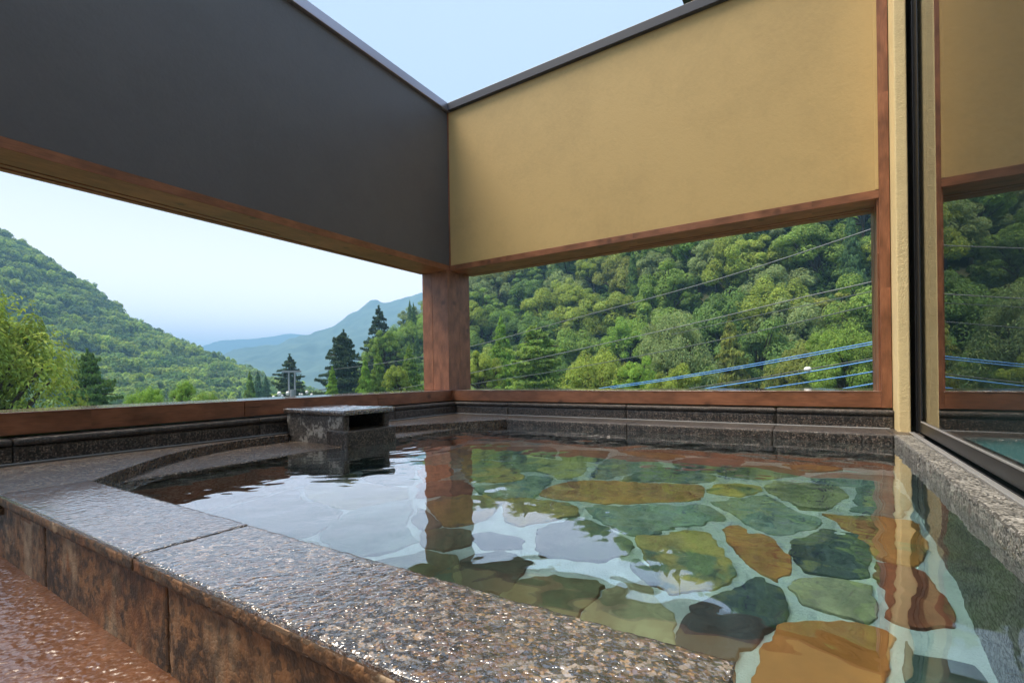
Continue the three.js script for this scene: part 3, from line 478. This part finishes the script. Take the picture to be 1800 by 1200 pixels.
// bed of flat stones in pale mortar
const bed = mesh('basin_floor', bx(0.7, 4.2, yBed - 0.08, yBed - 0.012, 0.3, 3.8, 'x', 0), M.grout, bath, 'pale mortar bed of the bath');
const SM = {}; const stoneMat = (k) => SM[k] ??= ({
  rust: () => STD({ map: rustMap, color: lin(0.75, 0.6, 0.6), roughness: 0.7, bumpMap: slateBump, bumpScale: 0.012 }), orange: () => STD({ map: rep(rustMap, 0.8), color: lin(0.85, 0.95, 0.9), roughness: 0.7, bumpMap: slateBump, bumpScale: 0.012 }), redbrown: () => STD({ map: rep(slateMap, 1.2), color: lin(0.26, 0.085, 0.04), roughness: 0.7, bumpMap: slateBump, bumpScale: 0.012 }), rustolive: () => STD({ map: rep(rustMap, 1.6), color: lin(0.8, 1.05, 1.2), roughness: 0.7, bumpMap: slateBump, bumpScale: 0.012 }),
  olivegold: () => STD({ map: rep(goldMap, 1.3), color: lin(0.75, 0.78, 0.85), roughness: 0.7, bumpMap: slateBump, bumpScale: 0.012 }), ochre: () => STD({ map: goldMap, color: lin(1.0, 0.98, 0.75), roughness: 0.7, bumpMap: slateBump, bumpScale: 0.012 }), umber: () => STD({ map: rep(goldMap, 1.5), color: lin(0.55, 0.45, 0.4), roughness: 0.7, bumpMap: slateBump, bumpScale: 0.012 }), brownolive: () => STD({ map: rep(goldMap, 1.2), color: lin(0.68, 0.6, 0.5), roughness: 0.7, bumpMap: slateBump, bumpScale: 0.012 }), olive: () => STD({ map: goldMap, color: lin(0.72, 0.74, 0.6), roughness: 0.7, bumpMap: slateBump, bumpScale: 0.012 }),
  teal: () => STD({ map: slateMap, color: lin(0.22, 0.34, 0.31), roughness: 0.7, bumpMap: slateBump, bumpScale: 0.012 }), darkteal: () => STD({ map: slateMap, color: lin(0.09, 0.15, 0.13), roughness: 0.7, bumpMap: slateBump, bumpScale: 0.012 }), slate: () => STD({ map: slateMap, color: lin(0.14, 0.20, 0.20), roughness: 0.7, bumpMap: slateBump, bumpScale: 0.012 }), navy: () => STD({ map: slateMap, color: lin(0.055, 0.085, 0.10), roughness: 0.7, bumpMap: slateBump, bumpScale: 0.012 }), bluegrey: () => STD({ map: rep(slateMap, 1.5), color: lin(0.22, 0.30, 0.29), roughness: 0.7, bumpMap: slateBump, bumpScale: 0.012 }),
  khaki: () => STD({ map: slateMap, color: lin(0.36, 0.39, 0.23), roughness: 0.7, bumpMap: slateBump, bumpScale: 0.012 }), sage: () => STD({ map: slateMap, color: lin(0.28, 0.33, 0.22), roughness: 0.7, bumpMap: slateBump, bumpScale: 0.012 }), pale: () => STD({ map: slateMap, color: lin(0.42, 0.48, 0.40), roughness: 0.7, bumpMap: slateBump, bumpScale: 0.012 }), moss: () => STD({ map: slateMap, color: lin(0.16, 0.20, 0.11), roughness: 0.7, bumpMap: slateBump, bumpScale: 0.012 }), darkgreen: () => STD({ map: slateMap, color: lin(0.085, 0.12, 0.095), roughness: 0.7, bumpMap: slateBump, bumpScale: 0.012 }),
}[k])();
const BED = `olive:0.95,1.17 0.92,0.85 1.22,0.65 1.49,1.05 1.58,1.21 1.39,1.26 1.26,1.38
ochre:1.31,1.44 1.43,1.32 1.66,1.33 1.8,1.46 1.9,1.54 1.94,1.62 1.86,1.74 1.66,1.81 1.49,1.66
sage:0.94,1.52 1.01,1.23 1.28,1.43 1.38,1.58 1.32,1.61 1.07,1.65
rust:1.11,1.71 1.3,1.63 1.42,1.74 1.47,1.9 1.39,1.99
pale:1.47,1.85 1.48,1.67 1.65,1.82 1.65,1.87 1.53,1.93
redbrown:1.59,2.24 1.43,2.04 1.54,1.95 1.67,1.89 1.75,1.95 1.8,2.03 1.71,2.14
umber:1.72,2.29 1.74,2.17 1.84,2.07 1.99,2.03 2.07,2.03 2.09,2.1 2.09,2.4 2,2.47 1.91,2.42
darkgreen:1.74,2.39 1.83,2.42 1.96,2.49 1.92,2.56 1.82,2.52
moss:1.96,2.6 2.01,2.51 2.13,2.48 2.2,2.57 2.14,2.67 2.06,2.69
teal:1.8,1.92 1.98,1.68 1.98,1.54 2.13,1.53 2.15,1.66 2.17,1.79 2.2,1.89 2.06,1.99 1.94,2
sage:1.6,1.06 1.9,1.05 2.15,1.03 2.26,1.33 2.17,1.48 1.97,1.38 1.86,1.44 1.75,1.37 1.66,1.25
slate:1.33,0.77 1.66,0.63 1.86,0.98 1.6,0.98 1.47,0.99
moss:1.81,0.71 2.15,0.55 2.22,0.91 1.99,1
bluegrey:2.28,0.95 2.30,0.70 2.45,0.66 2.6,0.74 2.67,0.85 2.54,1.16 2.45,1.33 2.35,1.31
slate:2.58,1.3 2.67,0.97 2.77,0.9 3.02,0.95 3.09,1.04 3.07,1.13 2.85,1.22 2.68,1.28
navy:2.76,0.69 2.86,0.51 3.18,0.47 3.21,0.58 3.08,0.86 3.02,0.9 2.91,0.87 2.8,0.82
umber:2.25,0.49 2.63,0.47 2.76,0.5 2.66,0.66 2.44,0.62
orange:2.23,1.81 2.21,1.66 2.27,1.5 2.42,1.42 2.7,1.34 2.91,1.26 3.03,1.23 3.07,1.3 3.08,1.39 3.06,1.48 2.94,1.58 2.8,1.66 2.61,1.78 2.44,1.81 2.32,1.82
brownolive:2.12,2.04 2.15,1.96 2.24,1.93 2.37,1.89 2.48,1.92 2.54,2.01 2.49,2.06 2.37,2.17 2.33,2.26 2.24,2.23 2.18,2.16
teal:2.57,1.88 2.74,1.76 2.87,1.72 3.05,1.61 3.13,1.58 3.24,1.71 3.17,1.78 3.14,1.86 3.02,1.95 2.91,2.05 2.73,2.02 2.65,1.96
darkgreen:2.47,2.29 2.48,2.19 2.53,2.1 2.6,2.05 2.75,2.1 2.88,2.16 2.9,2.23 2.9,2.28 2.84,2.37 2.57,2.45
darkgreen:2.40,2.56 2.55,2.55 2.54,2.67 2.55,2.78 2.41,2.82 2.30,2.70
moss:2.6,2.74 2.63,2.64 2.69,2.61 2.84,2.54 2.89,2.55 2.88,2.64 2.86,2.80 2.75,2.92 2.66,2.90 2.60,2.82
khaki:2.94,2.62 2.95,2.51 3.06,2.46 3.11,2.52 3.19,2.64 3.22,2.76 3.16,2.92 3.0,2.90 2.92,2.80
slate:2.98,2.36 3.01,2.32 3.06,2.37 3.09,2.41 3.06,2.42 3.01,2.39
olivegold:2.92,2.09 3.04,2.02 3.19,1.94 3.26,2.04 3.32,2.15 3.36,2.25 3.25,2.39 3.18,2.44 3.12,2.42 3.08,2.35 3.01,2.23
orange:3.28,1.85 3.3,1.81 3.33,1.78 3.39,1.85 3.49,1.88 3.52,1.97 3.55,2.06 3.56,2.12 3.52,2.19 3.47,2.17 3.44,2.13 3.37,2.04
navy:3.59,1.95 3.62,1.86 3.71,1.7 3.81,1.72 3.85,1.81 3.83,1.93 3.83,2.06 3.8,2.1 3.71,2.1 3.62,2.08 3.6,2.02
teal:3.18,1.5 3.33,1.35 3.41,1.27 3.48,1.37 3.57,1.48 3.68,1.55 3.65,1.66 3.57,1.77 3.47,1.81 3.37,1.71 3.26,1.6
ochre:3.12,1.31 3.15,1.18 3.21,1.13 3.35,1.11 3.37,1.21 3.26,1.32 3.15,1.35
moss:3.12,0.9 3.14,0.77 3.24,0.66 3.43,0.57 3.55,0.67 3.58,0.73 3.41,0.92 3.3,0.98
khaki:3.42,1.08 3.46,1.01 3.64,0.97 3.78,0.99 3.8,1.14 3.77,1.22 3.74,1.36 3.7,1.39 3.58,1.38 3.51,1.28 3.44,1.21
teal:3.65,0.82 3.74,0.68 3.98,0.6 4.07,0.6 4.04,0.8 3.87,0.91 3.74,0.94
teal:3.88,0.98 4.04,0.87 4.08,1.04 4.05,1.25 4,1.37 3.94,1.37 3.83,1.37 3.87,1.26
rustolive:3.71,1.48 3.81,1.45 3.94,1.43 4.05,1.44 4.07,1.49 4.04,1.61 4.03,1.84 3.98,1.91 3.9,1.88 3.87,1.77 3.83,1.68 3.75,1.53
redbrown:3.87,1.95 3.93,1.96 4.01,2 4.03,2.2 4.04,2.27 3.96,2.32 3.9,2.32 3.88,2.25 3.89,2.16 3.88,2.07
khaki:3.59,2.23 3.63,2.18 3.69,2.16 3.83,2.17 3.82,2.25 3.81,2.35 3.71,2.34 3.64,2.33 3.61,2.28
navy:3.38,2.38 3.44,2.27 3.47,2.25 3.54,2.3 3.57,2.38 3.56,2.44 3.53,2.5 3.46,2.62 3.42,2.72 3.31,2.80 3.25,2.66 3.28,2.51
orange:3.5,2.72 3.53,2.61 3.57,2.52 3.64,2.46 3.73,2.41 3.8,2.41 3.85,2.44 3.84,2.52 3.82,2.6 3.80,2.70 3.76,2.80 3.60,2.86 3.51,2.82
darkteal:3.91,2.46 3.93,2.5 3.98,2.49 4.05,2.5 4.05,2.72 3.88,2.78
umber:3.49,0.49 3.75,0.47 3.8,0.5 3.63,0.64 3.6,0.66
pale:1.55,1.12 1.66,1.3 1.58,1.3
slate:0.84,1.72 1.04,1.74 1.3,2.02 1.36,2.12 1.1,2.2 0.86,2.05
khaki:0.85,2.14 1.08,2.27 1.38,2.19 1.52,2.3 1.4,2.6 1.05,2.62 0.85,2.5
teal:1.58,2.33 1.70,2.44 1.80,2.6 1.98,2.70 1.85,2.95 1.55,2.9 1.46,2.62
navy:2.25,2.42 2.42,2.42 2.44,2.48 2.32,2.54 2.2,2.5
moss:1.98,2.98 2.1,2.76 2.24,2.72 2.4,2.9 2.3,3.2 2.05,3.25
slate:0.85,2.6 1.04,2.7 1.4,2.68 1.5,2.95 1.3,3.2 0.9,3.2
sage:1.4,3.22 1.6,3.0 1.9,3.05 1.98,3.3 1.8,3.55 1.45,3.55
teal:2.42,3.02 2.6,2.93 2.85,2.97 2.95,3.25 2.7,3.5 2.4,3.4
ochre:3.05,3.0 3.3,2.92 3.45,2.95 3.45,3.3 3.2,3.5 3.02,3.3
slate:3.55,2.94 3.8,2.9 4.04,2.86 4.05,3.3 3.75,3.5 3.53,3.35`;
BED.split('\n').forEach((l, i) => {
  const [kind, s] = l.split(':'), pts = s.split(' ').map((t) => new THREE.Vector3(+t.split(',')[0], 0, +t.split(',')[1])), c = new THREE.CatmullRomCurve3(pts, true, 'catmullrom', 0.18).getPoints(pts.length * 7).slice(0, -1);
  const cx = c.reduce((a, v) => a + v.x, 0) / c.length, cz = c.reduce((a, v) => a + v.z, 0) / c.length, grow = (v) => { const d = Math.hypot(v.x - cx, v.z - cz); return 1 + 0.024 / Math.max(0.05, d); };
  const o = c.map((v) => new THREE.Vector3(cx + (v.x - cx) * grow(v), 0, cz + (v.z - cz) * grow(v))).map((v) => [v.x + 0.014 * n3(v.x * 16, i, v.z * 16) + 0.007 * n3(v.x * 45, i, v.z * 45), v.z + 0.014 * n3(v.x * 16, i + 50, v.z * 16) + 0.007 * n3(v.x * 45, i + 9, v.z * 45)]);
  mesh('flagstone', extr(o, yBed - 0.03, yBed + 0.0011 * ((i * 7) % 13), 0.006, 2), stoneMat(kind), bed);
});
// the stone box of the water spout
{
  const s = thing('water_spout', 'dark square stone spout box with lid slab and open mouth on the bath ledge', 'spout');
  mesh('lid_slab', rough(0.09, 0.842, 0.222, 0.262, 1.725, 2.205, 0.012, 0.0024, 71), M.granite, s);
  mesh('side_slab', rough(0.115, 0.805, -0.12, 0.221, 2.135, 2.185, 0.014, 0.002, 73), M.limed, s, 'lime-streaked near side of the spout box'); mesh('side_slab', rough(0.115, 0.805, -0.12, 0.221, 1.75, 1.81, 0.014, 0.002, 75), M.graniteDark, s); mesh('back_slab', rough(0.115, 0.165, -0.12, 0.221, 1.812, 2.133, 0.02, 0.002, 77), M.graniteDark, s);
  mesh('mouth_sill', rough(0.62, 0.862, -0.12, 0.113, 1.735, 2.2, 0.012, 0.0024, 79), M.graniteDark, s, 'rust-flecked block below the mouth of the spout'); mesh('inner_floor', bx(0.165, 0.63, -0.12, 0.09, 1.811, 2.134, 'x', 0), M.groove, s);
}
// ---------------------------------------------------------------- water
{
  const x0 = 0.79, x1 = 4.112, z0 = 0.436, z1 = 3.935, step = 0.0105, nx = Math.round((x1 - x0) / step), nz = Math.round((z1 - z0) / step), q = rng(515), W = [];
  for (let i = 0; i < 34; i++) { const L = 0.05 * Math.pow(9, q()), th = 1.05 + (q() - 0.5) * 2.2; W.push([Math.cos(th) * 6.283 / L, Math.sin(th) * 6.283 / L, q() * 6.283, 0.000065 * Math.pow(L / 0.12, 0.95)]); }
  const height = (x, z) => {
    let h = 0; const env = 0.55 + 0.75 * clamp(0.5 + 0.8 * n3(x * 1.6, 1, z * 1.6, 2)), wx = x + 0.03 * n3(x * 5, 0, z * 5, 3), wz = z + 0.03 * n3(x * 5, 4, z * 5, 4); for (const [a, b, c, d] of W) h += d * Math.sin(a * wx + b * wz + c);
    const r = Math.hypot(x - 0.9, z - 1.95); h = h * env * 0.8 + 0.0007 * Math.exp(-r * 1.5) * Math.sin(r * 62 + 2 * n3(x * 4, 2, z * 4, 7)); return h;
  };
  const inside = (i, j) => { const x = x0 + (i + 0.5) * step, z = z0 + (j + 0.5) * step; return z < 3.672 || x > 3.572; };
  const P = [], I = [], id = new Map(), top = (i, j) => { const k = j * (nx + 1) + i; if (!id.has(k)) { const x = x0 + i * step, z = z0 + j * step; id.set(k, P.length / 3); P.push(x, height(x, z), z); } return id.get(k); };
  for (let j = 0; j < nz; j++) for (let i = 0; i < nx; i++) if (inside(i, j)) { const a = top(i, j), b = top(i + 1, j), c = top(i + 1, j + 1), d = top(i, j + 1); I.push(a, d, c, a, c, b); }
  const nTop = P.length / 3, g0 = new THREE.BufferGeometry(); g0.setAttribute('position', new THREE.Float32BufferAttribute(P, 3)); g0.setIndex(I); g0.computeVertexNormals(); const N = Array.from(g0.attributes.normal.array);
  const yb = yBed - 0.05, wall = (i, j, k, l, nx_, nz_) => { const a = top(i, j) * 3, b = top(k, l) * 3, s = P.length / 3; P.push(P[a], P[a + 1], P[a + 2], P[b], P[b + 1], P[b + 2], P[b], yb, P[b + 2], P[a], yb, P[a + 2]); for (let m = 0; m < 4; m++) N.push(nx_, 0, nz_); I.push(s, s + 1, s + 2, s, s + 2, s + 3); };
  const inn = (i, j) => i >= 0 && j >= 0 && i < nx && j < nz && inside(i, j);
  for (let j = 0; j < nz; j++) for (let i = 0; i < nx; i++) if (inside(i, j)) {
    if (!inn(i - 1, j)) wall(i, j, i, j + 1, -1, 0); if (!inn(i + 1, j)) wall(i + 1, j + 1, i + 1, j, 1, 0); if (!inn(i, j - 1)) wall(i + 1, j, i, j, 0, -1); if (!inn(i, j + 1)) wall(i, j + 1, i + 1, j + 1, 0, 1);
    const X = x0 + i * step, Z = z0 + j * step, s = P.length / 3; P.push(X, yb, Z, X + step, yb, Z, X + step, yb, Z + step, X, yb, Z + step); for (let m = 0; m < 4; m++) N.push(0, -1, 0); I.push(s, s + 1, s + 2, s, s + 2, s + 3);
  }
  const g = new THREE.BufferGeometry(); g.setAttribute('position', new THREE.Float32BufferAttribute(P, 3)); g.setAttribute('normal', new THREE.Float32BufferAttribute(N, 3)); g.setIndex(I); uvBox(g, 'x');
  struct('bath_water', g, M.water);
}
// ---------------------------------------------------------------- floor in front, pillar, door, building
{
  const px0 = 0.4, px1 = 3.4, pz0 = 3.9, pz1 = 4.7, g = new THREE.PlaneGeometry(px1 - px0, pz1 - pz0, 750, 200); g.rotateX(-Math.PI / 2); g.translate((px0 + px1) / 2, yFloor, (pz0 + pz1) / 2);
  const p = g.attributes.position; for (let i = 0; i < p.count; i++) { const x = p.getX(i), z = p.getZ(i), e = Math.min(1, 20 * Math.min(x - px0, px1 - x, z - pz0, pz1 - z)); p.setY(i, yFloor + e * (0.0017 * n3(x * 120, 0, z * 120, 3) + 0.0014 * n3(x * 60, 1, z * 60, 5) + 0.002 * n3(x * 6, 2, z * 6, 8))); }
  g.computeVertexNormals(); uvBox(g, 'x');
  const rest = [[-0.5, px0, 3.9, 9], [px1, 9, 3.9, 9], [px0, px1, pz1, 9]].map(([a, b, c, d]) => uvBox(new THREE.PlaneGeometry(b - a, d - c).rotateX(-Math.PI / 2).translate((a + b) / 2, yFloor, (c + d) / 2), 'x'));
  struct('floor', mergeGeometries([g, ...rest]), M.floor);
}
{
  const p = thing('plaster_pillar', 'narrow cream plastered pillar between the right opening and the glass door', 'pillar');
  mesh('shaft', bx(4.147, 4.2155, 0.02, yCap, -0.2, 0.25, 'y', 0.01), M.cream, p);
  mesh('wall_end', bx(4.225, 4.6, -1, 5.2, -DEP, -0.06, 'y', 0), M.cream, p);
  const d = thing('glass_door', 'tall sliding glass door in a black aluminium frame, mirroring the right opening', 'door');
  mesh('stile', bx(4.25, 4.30, 0.07, 4.1, -0.05, 0.372, 'y', 0.004), M.alu, d); mesh('stile_lip', bx(4.243, 4.25, 0.07, 4.1, -0.05, 0.252, 'y', 0.002), M.alu, d);
  mesh('bottom_rail', bx(4.25, 4.30, 0.074, 0.142, 0.373, 6, 'z', 0.004), M.alu, d); mesh('rail_bead', bx(4.2455, 4.2525, 0.142, 0.152, 0.374, 6, 'z', 0.003), M.track, d);
  mesh('top_rail', bx(4.25, 4.30, 4.0, 4.1, 0.373, 6, 'z', 0.004), M.alu, d);
  const pg = new THREE.PlaneGeometry(6 - 0.37, 4.0 - 0.14); pg.rotateY(-Math.PI / 2); pg.translate(4.2535, (4.0 + 0.14) / 2, (6 + 0.37) / 2); mesh('pane', pg, M.glass, d);
  mesh('track', bx(4.2005, 4.228, 0.03, 0.068, 0.255, 6, 'z', 0.003), M.track, d, 'bright metal track along the kerb'); mesh('track_bed', bx(4.2285, 4.36, 0.0, 0.045, 0.135, 6, 'z', 0), M.alu, d);
  mesh('track_rail', bx(4.238, 4.246, 0.045, 0.062, 0.9, 6, 'z', 0.002), M.alu, d);
  const b = thing('bathhouse', 'dark interior of the building behind the glass door', 'building');
  mesh('wall', bx(8.8, 9.0, -1, 5.2, -DEP, 9, 'z', 0), M.room, b); mesh('wall', bx(4.3, 8.8, -1, 5.2, -DEP, -0.05, 'x', 0), M.room, b); mesh('wall', bx(4.3, 8.8, -1, 5.2, 8.8, 9, 'x', 0), M.room, b); mesh('wall', bx(4.305, 4.5, 4.1, 5.2, -0.05, 8.8, 'z', 0), M.cream, b); mesh('wall', bx(4.305, 4.5, 0, 4.1, 6.0, 8.8, 'z', 0), M.cream, b);
  mesh('added_rear_wall', bx(1.2, 8.8, yFloor, 5.2, 6.6, 6.8, 'x', 0), M.cream, b); mesh('ceiling', bx(4.5, 8.8, 4.4, 4.5, -0.05, 8.8, 'z', 0), M.room, b); mesh('interior_floor', bx(4.36, 8.8, -0.1, 0.02, -0.05, 8.8, 'z', 0), M.teal, b);  // unseen rear wall added behind the camera to darken what the coping mirrors
  mesh('substructure', bx(-0.4, 9, GY, yBed - 0.1, -0.35, 9, 'x', 0), M.concrete, b);
  const r = thing('roof_eave', 'corner of a tiled roof with a brown eave board above the beige wall', 'roof');
  mesh('soffit', bx(2.44, 9.4, 5.22, 5.30, -2.15, -0.6, 'x', 0), M.wood, r); mesh('fascia', bx(2.40, 2.44, 5.20, 5.38, -2.15, -0.6, 'z', 0.004), M.wood, r);
  mesh('roof_tile', bx(2.32, 9.5, 5.38, 5.46, -2.2, -0.55, 'x', 0.01), M.roofTile, r); mesh('tile_end', bx(2.30, 2.40, 5.22, 5.378, -2.05, -1.85, 'x', 0.01), M.roofTile, r);
}
renderer.render(scene, camera);
